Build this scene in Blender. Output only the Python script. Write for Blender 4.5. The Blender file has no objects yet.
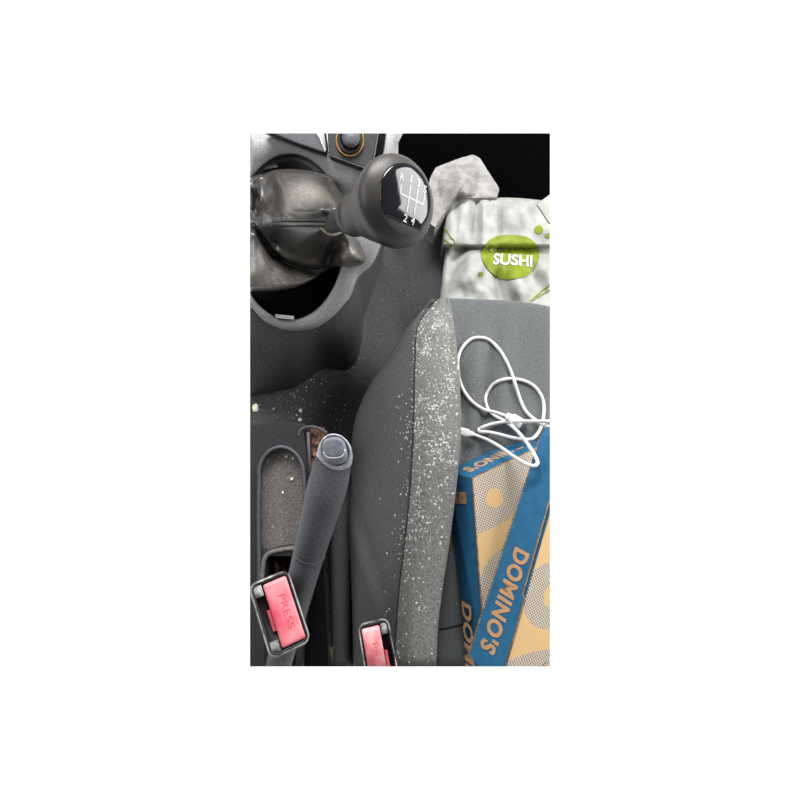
import bpy, bmesh, math, random
import numpy as np
from mathutils import Vector, Matrix
from mathutils.bvhtree import BVHTree
random.seed(7); rng = np.random.default_rng(7)
S = bpy.context.scene
COL = S.collection

# ------------------------------------------------------------------ camera
F = 480.0                      # focal length in pixels of the 800 px frame
TH = math.radians(20)          # tilt forward from straight down
CAM = Vector((0, 0, 0.87))
RT = Vector((1, 0, 0)); FW = Vector((0, math.sin(TH), -math.cos(TH))); UP = Vector((0, math.cos(TH), math.sin(TH)))
cd = bpy.data.cameras.new('camera'); cam = bpy.data.objects.new('camera', cd); COL.objects.link(cam)
cd.sensor_width = 36; cd.lens = 36 * F / 800; cd.clip_start = 0.01
cam.location = CAM; cam.rotation_euler = (TH, 0, 0)
S.camera = cam
S.view_settings.view_transform = 'Standard'; S.view_settings.look = 'None'
S.view_settings.gamma = 1; S.view_settings.exposure = 0.35; S.view_settings.use_curve_mapping = False
# ------------------------------------------------------------------ daylight
W = bpy.data.worlds.new('backdrop_world'); S.world = W; W.use_nodes = True
_nt = W.node_tree; _bg = _nt.nodes['Background']; _tc = _nt.nodes.new('ShaderNodeTexCoord'); _sp = _nt.nodes.new('ShaderNodeSeparateXYZ')
_mr = _nt.nodes.new('ShaderNodeMapRange'); _mr.inputs['From Min'].default_value = -0.40; _mr.inputs['From Max'].default_value = -0.22
_mr.inputs['To Min'].default_value = 1.0; _mr.inputs['To Max'].default_value = 0.20   # white backdrop added below, dim cabin above
_nt.links.new(_tc.outputs['Generated'], _sp.inputs[0]); _nt.links.new(_sp.outputs['Z'], _mr.inputs['Value']); _nt.links.new(_mr.outputs[0], _bg.inputs['Strength'])
_bg.inputs[0].default_value = (1, 1, 1, 1)
def area(name, loc, target, sx, sy, power, color=(1, 1, 1), roll=0.0):
    l = bpy.data.lights.new(name, 'AREA'); l.shape = 'RECTANGLE'; l.size = sx; l.size_y = sy; l.energy = power; l.color = color
    o = bpy.data.objects.new(name, l); COL.objects.link(o); o.location = loc
    o.rotation_euler = ((Vector(target) - Vector(loc)).to_track_quat('-Z', 'Y').to_matrix() @ Matrix.Rotation(roll, 3, 'Z')).to_euler()
    return o
area('windscreen_light', (-0.1, 1.25, 1.55), (0, 0.1, 0.3), 1.0, 0.5, 33)
area('side_window_light', (1.05, 0.52, 0.86), (0, 0.2, 0.4), 0.95, 0.5, 14, roll=0.5)
area('driver_window_light', (-1.0, 0.3, 1.2), (0, 0.1, 0.3), 0.9, 0.45, 5.5)

# ------------------------------------------------------------------ maths helpers
def P(px, py, d):
    px, py, d = float(px), float(py), float(d)
    return CAM + d * (FW + (px - 400) / F * RT - (py - 400) / F * UP)
def PZ(px, py, z):
    px, py, z = float(px), float(py), float(z)
    u = (400 - py) / F
    return P(px, py, (CAM.z - z) / (math.cos(TH) - u * math.sin(TH)))
def ray(px, py):
    px, py = float(px), float(py)
    return (FW + (px - 400) / F * RT - (py - 400) / F * UP).normalized()
def catmull(pts, n, closed=False):
    a = np.array(pts, float); k = len(a)
    if closed: idx = lambda i: i % k; segs = k
    else: idx = lambda i: min(max(i, 0), k - 1); segs = k - 1
    out = []
    for s in range(segs):
        p0, p1, p2, p3 = (a[idx(s - 1)], a[idx(s)], a[idx(s + 1)], a[idx(s + 2)])
        for j in range(n):
            t = j / n
            out.append(0.5 * ((2 * p1) + (p2 - p0) * t + (2 * p0 - 5 * p1 + 4 * p2 - p3) * t * t + (3 * p1 - p0 - 3 * p2 + p3) * t ** 3))
    if not closed: out.append(a[-1])
    return np.array(out)
def dense(grid, n, m):
    g = np.array(grid, float)                       # rows, cols, comps
    g = np.stack([catmull(g[:, j], n) for j in range(g.shape[1])], 1)
    return np.stack([catmull(g[i], m) for i in range(g.shape[0])], 0)
def gauss(x, y, cx, cy, sx, sy, ang=0.0):
    c, s = math.cos(ang), math.sin(ang); dx, dy = x - cx, y - cy
    a = (c * dx + s * dy) / sx; b = (-s * dx + c * dy) / sy
    return math.exp(-0.5 * (a * a + b * b))
def sm(a, b, x):
    t = min(1, max(0, (x - a) / (b - a))); return t * t * (3 - 2 * t)
def ray_poly(c, ang, poly):
    dx, dy = math.cos(ang), math.sin(ang); best = None
    for (x1, y1), (x2, y2) in zip(poly, poly[1:] + poly[:1]):
        ex, ey = x2 - x1, y2 - y1; den = dx * ey - dy * ex
        if abs(den) < 1e-9: continue
        t = ((x1 - c[0]) * ey - (y1 - c[1]) * ex) / den; s = ((x1 - c[0]) * dy - (y1 - c[1]) * dx) / den
        if t > 0 and -1e-6 <= s <= 1 + 1e-6 and (best is None or t > best): best = t
    return best
def inside(p, poly):
    r = False; x, y = p
    for (x1, y1), (x2, y2) in zip(poly, poly[1:] + poly[:1]):
        if (y1 > y) != (y2 > y) and x < (x2 - x1) * (y - y1) / (y2 - y1) + x1: r = not r
    return r

# ------------------------------------------------------------------ object helpers
def tag(o, label=None, cat=None, group=None, kind=None):
    if label: o['label'] = label
    if cat: o['category'] = cat
    if group: o['group'] = group
    if kind: o['kind'] = kind
    return o
def empty(name, loc, label, cat, group=None):
    o = bpy.data.objects.new(name, None); COL.objects.link(o); o.location = loc; o.empty_display_size = 0.02
    return tag(o, label, cat, group)
def obj(name, bm, mat, parent=None, smooth=True, recalc=True):
    if recalc: bmesh.ops.recalc_face_normals(bm, faces=bm.faces)
    me = bpy.data.meshes.new(name)
    o = bpy.data.objects.new(name, me)
    if parent is not None:
        root = parent.matrix_world.copy()
        p, chain = parent, Vector((0, 0, 0))
        while p is not None: chain += p.location; p = p.parent
        bmesh.ops.translate(bm, verts=bm.verts, vec=-chain)
    bm.to_mesh(me); bm.free()
    if smooth:
        for p in me.polygons: p.use_smooth = True
    me.materials.append(mat); COL.objects.link(o)
    if parent is not None: o.parent = parent
    return o
def sheet(bm, g, wrap=False):
    """faces over a grid of points; wrap joins last column to first"""
    n, m = len(g), len(g[0])
    V = [[bm.verts.new(p) for p in row] for row in g]
    for i in range(n - 1):
        for j in range(m if wrap else m - 1):
            k = (j + 1) % m
            bm.faces.new((V[i][j], V[i][k], V[i + 1][k], V[i + 1][j]))
    return V
def slab(g, zb, inset=0.0):
    """closed body: a grid of points as its top, a skirt dropped to height zb, a bottom"""
    bm = bmesh.new(); V = sheet(bm, g); n, m = len(V), len(V[0])
    loop = [V[0][j] for j in range(m)] + [V[i][m - 1] for i in range(1, n)] + [V[n - 1][j] for j in range(m - 2, -1, -1)] + [V[i][0] for i in range(n - 2, 0, -1)]
    low = [bm.verts.new((v.co.x, v.co.y, zb if not callable(zb) else zb(v.co))) for v in loop]
    for i in range(len(loop)):
        k = (i + 1) % len(loop); bm.faces.new((loop[i], loop[k], low[k], low[i]))
    bm.faces.new(low); return bm
def rings(bm, R, cap0=True, cap1=True):
    V = sheet(bm, R, wrap=True)
    if cap0: bm.faces.new(V[0])
    if cap1: bm.faces.new(V[-1])
    return V
def ring(c, a, b, n=32):
    return [c + a * math.cos(2 * math.pi * i / n) + b * math.sin(2 * math.pi * i / n) for i in range(n)]
def tube(bm, pts, r, n=10, cap=True):
    pts = [Vector(p) for p in pts]; R = []; prev = None
    for i, p in enumerate(pts):
        t = (pts[min(i + 1, len(pts) - 1)] - pts[max(i - 1, 0)]).normalized()
        if prev is None: a = t.orthogonal().normalized()
        else: a = (prev - t * prev.dot(t)).normalized()
        prev = a; b = t.cross(a); rr = r(i / (len(pts) - 1)) if callable(r) else r
        R.append(ring(p, a * rr, b * rr, n))
    return rings(bm, R, cap, cap)
def plate(bm, loops, depth_vec):
    """flat polygon with holes (first loop is the outline), thickened along depth_vec"""
    E = []
    for L in loops:
        vs = [bm.verts.new(p) for p in L]
        E += [bm.edges.new((vs[i], vs[(i + 1) % len(vs)])) for i in range(len(vs))]
    r = bmesh.ops.triangle_fill(bm, use_beauty=True, use_dissolve=False, edges=E)
    fs = [f for f in r['geom'] if isinstance(f, bmesh.types.BMFace)]
    ex = bmesh.ops.extrude_face_region(bm, geom=fs, use_keep_orig=True)
    bmesh.ops.translate(bm, verts=[v for v in ex['geom'] if isinstance(v, bmesh.types.BMVert)], vec=depth_vec)
def bevel(bm, w, seg=3, angle=0.6):
    ed = [e for e in bm.edges if len(e.link_faces) == 2 and e.calc_face_angle(0) > angle]
    bmesh.ops.bevel(bm, geom=ed, offset=w, segments=seg, affect='EDGES', profile=0.5)
def hexa(bm, c):
    v = [bm.verts.new(p) for p in c]                # 0-3 near face, 4-7 far face
    for f in ((0, 1, 2, 3), (7, 6, 5, 4), (0, 4, 5, 1), (1, 5, 6, 2), (2, 6, 7, 3), (3, 7, 4, 0)): bm.faces.new([v[i] for i in f])
    return v
def glyphs(txt, size=1.0, bold=0.0, shear=0.0, space=1.0):
    cu = bpy.data.curves.new('t', 'FONT'); cu.body = txt; cu.size = size; cu.offset = bold; cu.shear = shear; cu.space_character = space
    cu.resolution_u = 4; cu.align_x = 'CENTER'; cu.align_y = 'CENTER'
    o = bpy.data.objects.new('t', cu); COL.objects.link(o); bpy.context.view_layer.update()
    me = o.evaluated_get(bpy.context.evaluated_depsgraph_get()).to_mesh()
    vs = [(v.co.x, v.co.y) for v in me.vertices]; fs = [tuple(p.vertices) for p in me.polygons]
    o.evaluated_get(bpy.context.evaluated_depsgraph_get()).to_mesh_clear()
    bpy.data.objects.remove(o); bpy.data.curves.remove(cu)
    return vs, fs
def print_text(bm, txt, fn, width, height, bold=0.0, shear=0.0, space=1.0, drape=False):
    """writes txt, scaled to width x height, through fn(u, v) -> point"""
    vs, fs = glyphs(txt, 1.0, bold, shear, space)
    xs = [v[0] for v in vs]; ys = [v[1] for v in vs]; cx, cy = (min(xs) + max(xs)) / 2, (min(ys) + max(ys)) / 2
    kx, ky = width / (max(xs) - min(xs)), height / (max(ys) - min(ys))
    b2 = bmesh.new(); V = [b2.verts.new(((x - cx) * kx, (y - cy) * ky, 0)) for x, y in vs]
    for f in fs:
        try: b2.faces.new([V[i] for i in f])
        except ValueError: pass
    if drape:
        bmesh.ops.triangulate(b2, faces=b2.faces[:])
        for _ in range(2): bmesh.ops.subdivide_edges(b2, edges=[e for e in b2.edges if e.calc_length() > height * 0.1], cuts=1); bmesh.ops.triangulate(b2, faces=b2.faces[:])
    b2.verts.index_update(); V = [bm.verts.new(fn(v.co.x, v.co.y)) for v in b2.verts]
    for f in b2.faces: bm.faces.new([V[v.index] for v in f.verts])
    b2.free()
def bvh_of(o):
    me = o.data; bpy.context.view_layer.update(); M = o.matrix_world
    return BVHTree.FromPolygons([M @ v.co for v in me.vertices], [tuple(p.vertices) for p in me.polygons])

# ------------------------------------------------------------------ materials
def lin(r, g=None, b=None):
    if g is None: g = b = r
    f = lambda c: (c / 255 / 12.92) if c <= 10.3 else ((c / 255 + 0.055) / 1.055) ** 2.4
    return (f(r), f(g), f(b), 1)
def mat(name, c1, c2=None, scale=60, rough=0.6, spec=0.5, bump=0.0, bscale=None, metal=0.0, coat=0.0, detail=4, sheen=0.0, lo=0.35, hi=0.65):
    m = bpy.data.materials.new(name); m.use_nodes = True; nt = m.node_tree; b = nt.nodes['Principled BSDF']
    b.inputs['Roughness'].default_value = rough; b.inputs['Specular IOR Level'].default_value = spec
    b.inputs['Metallic'].default_value = metal; b.inputs['Coat Weight'].default_value = coat; b.inputs['Coat Roughness'].default_value = 0.08
    b.inputs['Sheen Weight'].default_value = sheen
    geo = nt.nodes.new('ShaderNodeNewGeometry')
    def noise(sc, det):
        n = nt.nodes.new('ShaderNodeTexNoise'); n.inputs['Scale'].default_value = sc; n.inputs['Detail'].default_value = det
        nt.links.new(geo.outputs['Position'], n.inputs['Vector']); return n
    n = noise(scale, detail); r = nt.nodes.new('ShaderNodeValToRGB')
    r.color_ramp.elements[0].position = lo; r.color_ramp.elements[1].position = hi
    r.color_ramp.elements[0].color = c1; r.color_ramp.elements[1].color = c2 or c1
    nt.links.new(n.outputs['Fac'], r.inputs['Fac']); nt.links.new(r.outputs['Color'], b.inputs['Base Color'])
    if bump:
        n2 = noise(bscale or scale * 4, 3); bp = nt.nodes.new('ShaderNodeBump'); bp.inputs['Strength'].default_value = bump; bp.inputs['Distance'].default_value = 0.001
        nt.links.new(n2.outputs['Fac'], bp.inputs['Height']); nt.links.new(bp.outputs['Normal'], b.inputs['Normal'])
    return m
M = {}
M['carpet'] = mat('charcoal_carpet', lin(56), lin(84, 82, 84), 500, 0.95, 0.05, 0.8, 900)
M['shaded_carpet'] = mat('shaded_carpet', lin(6), lin(13), 300, 0.95, 0.02, 0.5)  # near-black colour stands for the shade under the dash
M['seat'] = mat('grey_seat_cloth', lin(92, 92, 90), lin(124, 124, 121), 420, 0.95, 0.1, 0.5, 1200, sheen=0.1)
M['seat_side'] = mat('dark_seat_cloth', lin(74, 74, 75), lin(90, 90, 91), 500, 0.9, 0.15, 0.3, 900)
M['seat_insert'] = mat('seat_centre_cloth', lin(90, 92, 92), lin(110, 112, 112), 700, 0.95, 0.1, 0.5, 1200)
M['thread'] = mat('seam_thread', lin(40), lin(60), 800, 0.9, 0.1)
M['piping'] = mat('worn_piping', lin(105, 105, 102), lin(140, 140, 136), 500, 0.9, 0.1)
M['trim'] = mat('silver_grey_plastic', lin(126, 126, 128), lin(166, 166, 168), 900, 0.5, 0.5, 0.25, 1500)
M['plastic'] = mat('black_grained_plastic', lin(36, 36, 38), lin(52, 52, 54), 700, 0.6, 0.35, 0.3, 1500)
M['panel'] = mat('dark_grey_panel', lin(64, 65, 68), lin(88, 89, 92), 700, 0.5, 0.4, 0.2, 1500)
M['body'] = mat('grained_console_plastic', lin(54, 54, 56), lin(74, 74, 76), 700, 0.6, 0.35, 0.3, 1500)
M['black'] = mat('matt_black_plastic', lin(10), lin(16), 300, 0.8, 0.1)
M['leather'] = mat('worn_black_leather', lin(44, 42, 40), lin(64, 61, 58), 60, 0.34, 0.9, 0.12, 1200)
M['knob'] = mat('worn_knob_rubber', lin(16, 16, 16), lin(44, 40, 37), 55, 0.40, 0.4, 0.2, 1200)
M['gloss'] = mat('gloss_black_cap', lin(18, 20, 23), lin(26, 28, 32), 60, 0.07, 0.5)
M['white_print'] = mat('white_print', lin(205, 205, 205), None, 60, 0.5, 0.3)
M['collar'] = mat('brassy_collar', lin(140, 136, 112), lin(180, 176, 150), 300, 0.35, 0.5, metal=0.4)
M['orange'] = mat('orange_ring', lin(130, 92, 36), lin(185, 135, 66), 200, 0.4, 0.5)
M['chrome'] = mat('satin_chrome', lin(170, 172, 175), lin(200, 202, 205), 300, 0.35, 0.5, metal=0.3)
M['grip'] = mat('handbrake_grip', lin(66, 68, 71), lin(98, 100, 104), 900, 0.6, 0.35, 0.35, 1600)
M['button'] = mat('grey_button', lin(112, 115, 124), lin(134, 137, 146), 200, 0.45, 0.5)
M['tray'] = mat('dusty_tray', lin(84, 80, 79), lin(126, 121, 118), 600, 0.8, 0.25, 0.3, 1200)
M['rust'] = mat('rusty_metal', lin(60, 42, 34), lin(122, 92, 74), 150, 0.7, 0.3, 0.2, 400)
M['red'] = mat('red_button_plastic', lin(186, 66, 86), lin(214, 126, 130), 42, 0.45, 0.5)
M['red_faded'] = mat('sun_faded_red_plastic', lin(204, 104, 116), lin(226, 164, 162), 70, 0.45, 0.5)
M['red_text'] = mat('embossed_red', lin(178, 72, 84), None, 70, 0.5, 0.4)
M['worn'] = mat('worn_grey_edge', lin(44, 45, 45), lin(170, 172, 168), 75, 0.5, 0.4, 0.2)
M['buckle'] = mat('buckle_shell', lin(20, 21, 21), lin(34, 35, 35), 300, 0.5, 0.4)
M['blue'] = mat('blue_card', lin(34, 90, 124), lin(40, 98, 134), 90, 0.7, 0.2, 0.1, 800)
M['kraft'] = mat('kraft_card', lin(206, 168, 120), lin(220, 184, 136), 120, 0.85, 0.15, 0.15, 900)
M['kraft_ink'] = mat('kraft_lettering', lin(176, 134, 96), lin(186, 146, 106), 120, 0.85, 0.15)
M['kraft_dark'] = mat('torn_card_edge', lin(120, 86, 52), lin(160, 120, 80), 200, 0.9, 0.1)
M['cable'] = mat('white_cable', lin(204), lin(214), 100, 0.4, 0.4)
M['metal'] = mat('plug_metal', lin(120), lin(150), 100, 0.35, 0.5, metal=0.8)
M['bag'] = mat('white_bag', lin(152, 154, 148), lin(174, 175, 170), 40, 0.55, 0.35, 0.15, 120)
M['bag_grey'] = mat('grey_bag', lin(132, 129, 127), lin(160, 158, 156), 50, 0.55, 0.3, 0.2, 150)
M['green'] = mat('green_print', lin(112, 126, 26), lin(130, 145, 40), 60, 0.55, 0.3)
M['green_dark'] = mat('pale_green_print', lin(150, 160, 96), lin(164, 174, 112), 60, 0.6, 0.2)
M['dust'] = mat('pale_flakes', lin(150, 150, 146), lin(205, 205, 200), 500, 0.9, 0.1)
M['dust_grey'] = mat('grey_lint', lin(125, 123, 123), lin(170, 168, 166), 900, 0.95, 0.05)
M['crumb'] = mat('bread_crumb', lin(206, 204, 178), lin(232, 230, 212), 300, 0.9, 0.1, 0.4)
M['khaki'] = mat('khaki_rail', lin(92, 84, 66), lin(110, 102, 80), 200, 0.8, 0.2)

# ------------------------------------------------------------------ the setting
def floor_z(x, y):
    t = 1 - sm(-0.15, 0.03, x)
    return 0.215 * t * (1 - 0.25 * sm(0.3, 0.9, y)) + 0.004 * math.sin(x * 60) * t + 0.010 * gauss(x, y, -0.085, 0.16, 0.006, 0.12)
g = [[Vector((x, y, floor_z(x, y))) for x in np.linspace(-0.5, 0.5, 90)] for y in np.linspace(-0.5, 0.79, 90)]
floor = tag(obj('floor', slab(g, -0.04), M['carpet']), kind='structure')
bm = bmesh.new()
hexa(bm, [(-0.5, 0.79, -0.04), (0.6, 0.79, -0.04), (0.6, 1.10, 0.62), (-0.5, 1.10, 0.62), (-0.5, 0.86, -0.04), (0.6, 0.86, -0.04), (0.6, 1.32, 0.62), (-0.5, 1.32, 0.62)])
tag(obj('wall_front', bm, M['shaded_carpet'], smooth=False), kind='structure')

# ------------------------------------------------------------------ passenger seat
SIL = [(430, 303.5), (407, 328), (386, 360), (367, 390), (354, 425), (350, 470), (348, 515), (350, 560), (352, 610), (354, 700)]
SEAM = [(436, 300.8), (418.5, 325), (415, 361), (414, 400), (413, 440), (410, 490), (405, 540), (399, 590), (396, 630), (392, 700)]
RIDGE = [(448, 299.5), (453, 326), (457, 362), (459.5, 400), (459.5, 440), (455, 490), (448, 545), (441, 592), (436.5, 632), (434, 700)]
ROWY = [300, 328, 364, 402, 442, 492, 545, 592, 632, 700]
def dcush(py): return 0.567 + (690 - py) / 390 * 0.073
rise = [0.004, 0.026, 0.040, 0.048, 0.052, 0.054, 0.055, 0.056, 0.057, 0.058]
drop = [0.012, 0.05, 0.085, 0.10, 0.11, 0.115, 0.115, 0.115, 0.115, 0.115]
rows = []
for i in range(10):
    y = ROWY[i]; dc = dcush(y); dr = dc - rise[i]; ds = dr + 0.010
    s, m_, r = SIL[i], SEAM[i], RIDGE[i]
    ey = (0, 0.5, 2.5, 7, 18)[0:5] if i == 0 else (0, 0, 0, 0, 0)
    p = [P(s[0] + 6 * (i > 0), s[1] + 2, dr + drop[i] * 1.9), P(s[0], s[1], dr + drop[i]),
         P(s[0] * 0.62 + m_[0] * 0.38 - 1, s[1] * 0.62 + m_[1] * 0.38, dr + drop[i] * 0.55), P(m_[0] - 6, m_[1], ds + 0.010), P(m_[0], m_[1], ds),
         P(m_[0] * 0.65 + r[0] * 0.35, (m_[1] + r[1]) / 2, dr - 0.004 * (i > 0)), P(r[0] - 4, r[1], dr - 0.003 * (i > 0)), P(r[0], r[1], dr + 0.004 * (i > 0)),
         P(r[0] + 1, y + ey[0], dc - 0.004), P(r[0] + 14, y + ey[1], dc), P(505, y + ey[2], dc + 0.003 + 0.03 * (y > 480)), P(545, y + ey[3], dc + 0.055 * (y > 480)), P(605, y + ey[4] + 4 * (i == 0), dc - 0.004 + 0.09 * (y > 480))]
    rows.append(p)
front = [[Vector((q.x, q.y + 0.006, q.z - 0.02)) for q in rows[0]], [Vector((q.x, q.y + 0.003, q.z - 0.006)) for q in rows[0]]]
seat_root = empty('passenger_seat', (0.12, 0.0, 0.0), 'grey cloth car seat with flake-covered side bolster beside the handbrake', 'car seat')
G = dense(front + rows, 6, 6)
Gv = []
ns = G.shape[1]
for i in range(G.shape[0]):
    row = []
    for j in range(ns):
        q = Vector(G[i, j])
        # gentle hollow and wrinkles in the cushion cloth
        v = q - CAM; dd = v.dot(FW); px = 400 + v.dot(RT) / dd * F; py = 400 - v.dot(UP) / dd * F
        h = 0.0
        if px > 462 and j > 48:
            h += 0.011 * gauss(px, py, 476, 376, 8, 30, 0.15) - 0.010 * gauss(px, py, 488, 392, 4.5, 40, 0.08) + 0.008 * gauss(px, py, 500, 385, 8, 44, 0.1)
        if j < 20:
            h += 0.004 * gauss(px, py, 362, 560, 4, 40, -0.28) - 0.004 * gauss(px, py, 370, 556, 4, 40, -0.3)
        row.append(q - FW * h if h else q)
    Gv.append(row)
bm = slab(Gv[:], lambda co: 0.03 if co.x > -0.03 else 0.03)
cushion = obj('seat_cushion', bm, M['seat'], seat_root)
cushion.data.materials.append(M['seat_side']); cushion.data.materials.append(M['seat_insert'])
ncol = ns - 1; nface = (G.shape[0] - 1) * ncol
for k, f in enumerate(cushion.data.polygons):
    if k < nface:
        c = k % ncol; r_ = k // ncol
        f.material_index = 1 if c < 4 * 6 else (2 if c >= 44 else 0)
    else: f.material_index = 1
bm = bmesh.new(); tube(bm, [Vector(G[i, 24]) - FW * 0.0003 for i in range(11, G.shape[0])], 0.0011, 6); obj('seam', bm, M['thread'], seat_root)
bm = bmesh.new(); tube(bm, [Vector(G[i, 42]) - FW * 0.0003 for i in range(10, G.shape[0])], 0.0013, 6); obj('piping', bm, M['piping'], seat_root)
# join across the cushion near its back
_sb = bvh_of(cushion); _pts = [_sb.ray_cast(CAM, ray(x, 630 - (x - 437) * 0.22))[0] for x in np.linspace(440, 500, 24)]
bm = bmesh.new(); tube(bm, [p for p in _pts if p], 0.0012, 6); obj('cross_seam', bm, M['thread'], seat_root)
# plastic side cover with the slider, between seat and handbrake
gg = [[P(329 + (4 if y > 600 else 0), y, 0.66), P(331, y, 0.635), P(337, y, 0.628), P(345, y, 0.632), P(350, y, 0.65), P(352, y, 0.69)] for y in (470, 500, 540, 580, 620, 660, 700)]
obj('side_cover', slab(dense(gg, 4, 4), 0.03), M['seat_side'], seat_root)['label'] = 'dark plastic side cover'
bm = bmesh.new(); hexa(bm, [P(322, 648, 0.63), P(338, 646, 0.63), P(338, 690, 0.63), P(322, 690, 0.63), P(322, 648, 0.66), P(338, 646, 0.66), P(338, 690, 0.66), P(322, 690, 0.66)]); bevel(bm, 0.003)
obj('slide_rail', bm, M['khaki'], seat_root)['label'] = 'khaki slide rail end'

# ------------------------------------------------------------------ centre console
con = empty('centre_console', (-0.15, 0.17, 0.2), 'silver grey centre console surround with oval opening around the gear lever', 'console')
CC = (290, 237); NA = 120
RIM = [(399, 112), (391, 150), (387, 190), (384, 225), (373, 256), (357, 272), (350, 290), (336, 311), (314, 326), (288, 329), (264, 320), (248, 304), (225, 292), (190, 270), (180, 90), (300, 60)]
BODY = [(388, 112), (382, 150), (378, 190), (370, 225), (362, 256), (357, 275), (356, 305), (350, 334), (338, 345), (320, 351), (303, 371), (286, 385), (252, 391), (200, 392), (160, 390), (150, 90), (300, 40)]
RIM = [tuple(p) for p in catmull(RIM, 6, True)]; BODY = [tuple(p) for p in catmull(BODY, 4, True)]
def cdep(px, py): return 0.568 + 0.03 * sm(230, 330, py) - 0.012 * sm(200, 130, py)
def inner(a):
    c, s = math.cos(a), math.sin(a); return 1 / math.sqrt((c / 55) ** 2 + (s / 83) ** 2)
R_in, R_out, R_body, R_wall, hole, lip = [], [], [], [], [], []
for k in range(NA):
    a = 2 * math.pi * k / NA; c, s = math.cos(a), math.sin(a)
    pt = lambda r: (CC[0] + c * r, CC[1] + s * r)
    ri = inner(a); ro = max(ray_poly(CC, a, RIM), ri + 7); rb = ray_poly(CC, a, BODY)
    q = pt(ri); lip.append(P(*q, cdep(*q) + 0.004)); hole.append(P(*pt(ri - 1), cdep(*q) + 0.06))
    q2 = pt(ri + 2); R_in.append(P(*q2, cdep(*q2)))
    q3 = pt(max(ro - 2, ri + 4)); R_out.append(P(*q3, cdep(*q3))); q4 = pt(ro); R_wall.append(P(*q4, cdep(*q4) + 0.005))
    low = pt(ro - 1); R_body.append((q4, pt(rb)))
bm = bmesh.new(); V = rings(bm, [hole, lip, R_in, R_out, R_wall, [p + Vector((0, 0, -0.012)) for p in R_wall]], False, False)
for k in range(NA):
    j = (k + 1) % NA; bm.faces.new((V[5][k], V[5][j], V[0][j], V[0][k]))
surround = obj('gear_surround', bm, M['trim'], con)
body = []
for fr in (0.0, 0.25, 0.55, 0.8, 1.0):
    rw = []
    for (q4, qb) in R_body:
        x = q4[0] * (1 - fr) + qb[0] * fr; y = q4[1] * (1 - fr) + qb[1] * fr
        d0 = cdep(*q4) + 0.008; d1 = 0.685
        rw.append(P(x, y, d0 + (d1 - d0) * (fr ** 1.8)))
    body.append(rw)
bm = bmesh.new(); V = rings(bm, body, False, False)
low = [bm.verts.new((v.co.x, v.co.y, 0.16)) for v in V[-1]]
for k in range(NA):
    j = (k + 1) % NA; bm.faces.new((V[-1][k], V[-1][j], low[j], low[k]))
cbody = obj('lower_body', bm, M['body'], con); cbody['label'] = 'dark grained lower body'
# dark well under the boot
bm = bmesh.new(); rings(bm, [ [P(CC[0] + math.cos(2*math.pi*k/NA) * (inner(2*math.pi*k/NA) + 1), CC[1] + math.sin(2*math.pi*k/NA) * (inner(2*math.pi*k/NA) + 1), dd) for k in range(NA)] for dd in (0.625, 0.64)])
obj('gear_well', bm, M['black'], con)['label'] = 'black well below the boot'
# inner dark collar visible above the boot
A0, A1 = math.radians(-170), math.radians(-30)
gg = []
for a in np.linspace(A0, A1, 40):
    ri = inner(a); c, s = math.cos(a), math.sin(a)
    gg.append([P(CC[0] + c * r, CC[1] + s * r, 0.568 + dd) for r, dd in ((ri - 0.5, 0.003), (ri - 8, 0.012), (ri - 15, 0.02), (ri - 20, 0.028))])
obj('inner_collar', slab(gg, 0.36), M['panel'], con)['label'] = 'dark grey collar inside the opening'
bm = bmesh.new(); hexa(bm, [P(263, 166.5, 0.575), P(277, 163.5, 0.575), P(278, 167, 0.575), P(264.5, 170, 0.575), P(263, 166.5, 0.582), P(277, 163.5, 0.582), P(278, 167, 0.582), P(264.5, 170, 0.582)]); bevel(bm, 0.0008, 2)
obj('clip', bm, M['chrome'], con)['label'] = 'pale plastic clip'
dn = FW * 0.016
def panel(name, poly, d, m, parent, th=0.016, bev=0.0015, label=None):
    bm = bmesh.new(); plate(bm, [[P(x, y, d) for x, y in poly]], FW * th); bmesh.ops.recalc_face_normals(bm, faces=bm.faces)
    bmesh.ops.dissolve_limit(bm, angle_limit=0.02, verts=bm.verts, edges=bm.edges); bevel(bm, bev, 2)
    o = obj(name, bm, m, parent, smooth=False)
    if label: o['label'] = label
    return o
panel('cover_panel', [(262, 128), (268, 131.5), (298, 143.5), (325.5, 153), (326, 150), (320, 138), (312, 124), (290, 118)], 0.545, M['panel'], con, 0.012, label='dark grey cover panel')
bm = bmesh.new(); tube(bm, [P(x, y, 0.546) for x, y in ((268, 132.6), (298, 144.6), (326.5, 154.2))], 0.0011, 6); tube(bm, [P(x, y, 0.546) for x, y in ((326.8, 154), (327, 147), (325, 133), (324, 120))], 0.0011, 6)
obj('panel_gap', bm, M['black'], con)
bm = bmesh.new(); tube(bm, [P(x, y, 0.5445) for x, y in ((312, 124), (320, 138), (325.5, 150.5), (324.5, 152))], 0.0012, 8)
obj('panel_edge', bm, M['chrome'], con)['label'] = 'pale panel edge'  # paler line along the cover panel's right edge
sock_poly = [(327, 118), (327.8, 138), (329, 154.5), (345, 160.5), (362, 166.5), (368, 167.5), (371.5, 164), (376, 145), (380, 118)]
panel('socket_panel', sock_poly, 0.543, M['plastic'], con, 0.014, label='dark panel around the socket')
bm = bmesh.new(); tube(bm, [P(x, y, 0.5435) for x, y in catmull([(328.5, 152), (329.5, 155), (345, 161), (362, 167), (368, 168), (372, 164.5), (376, 146), (380, 120)], 6)], 0.0009, 6)
obj('panel_edge', bm, M['panel'], con)
gg = [[P(x - 11 + k * 3.7, y, 0.553 + abs(k - 1) * 0.003) for k in range(4)] for x, y in ((398, 112), (396, 130), (393, 150), (386, 172), (380, 195))]
obj('side_strip', slab(gg, 0.36), M['trim'], con)['label'] = 'light grey side strip'
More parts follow.
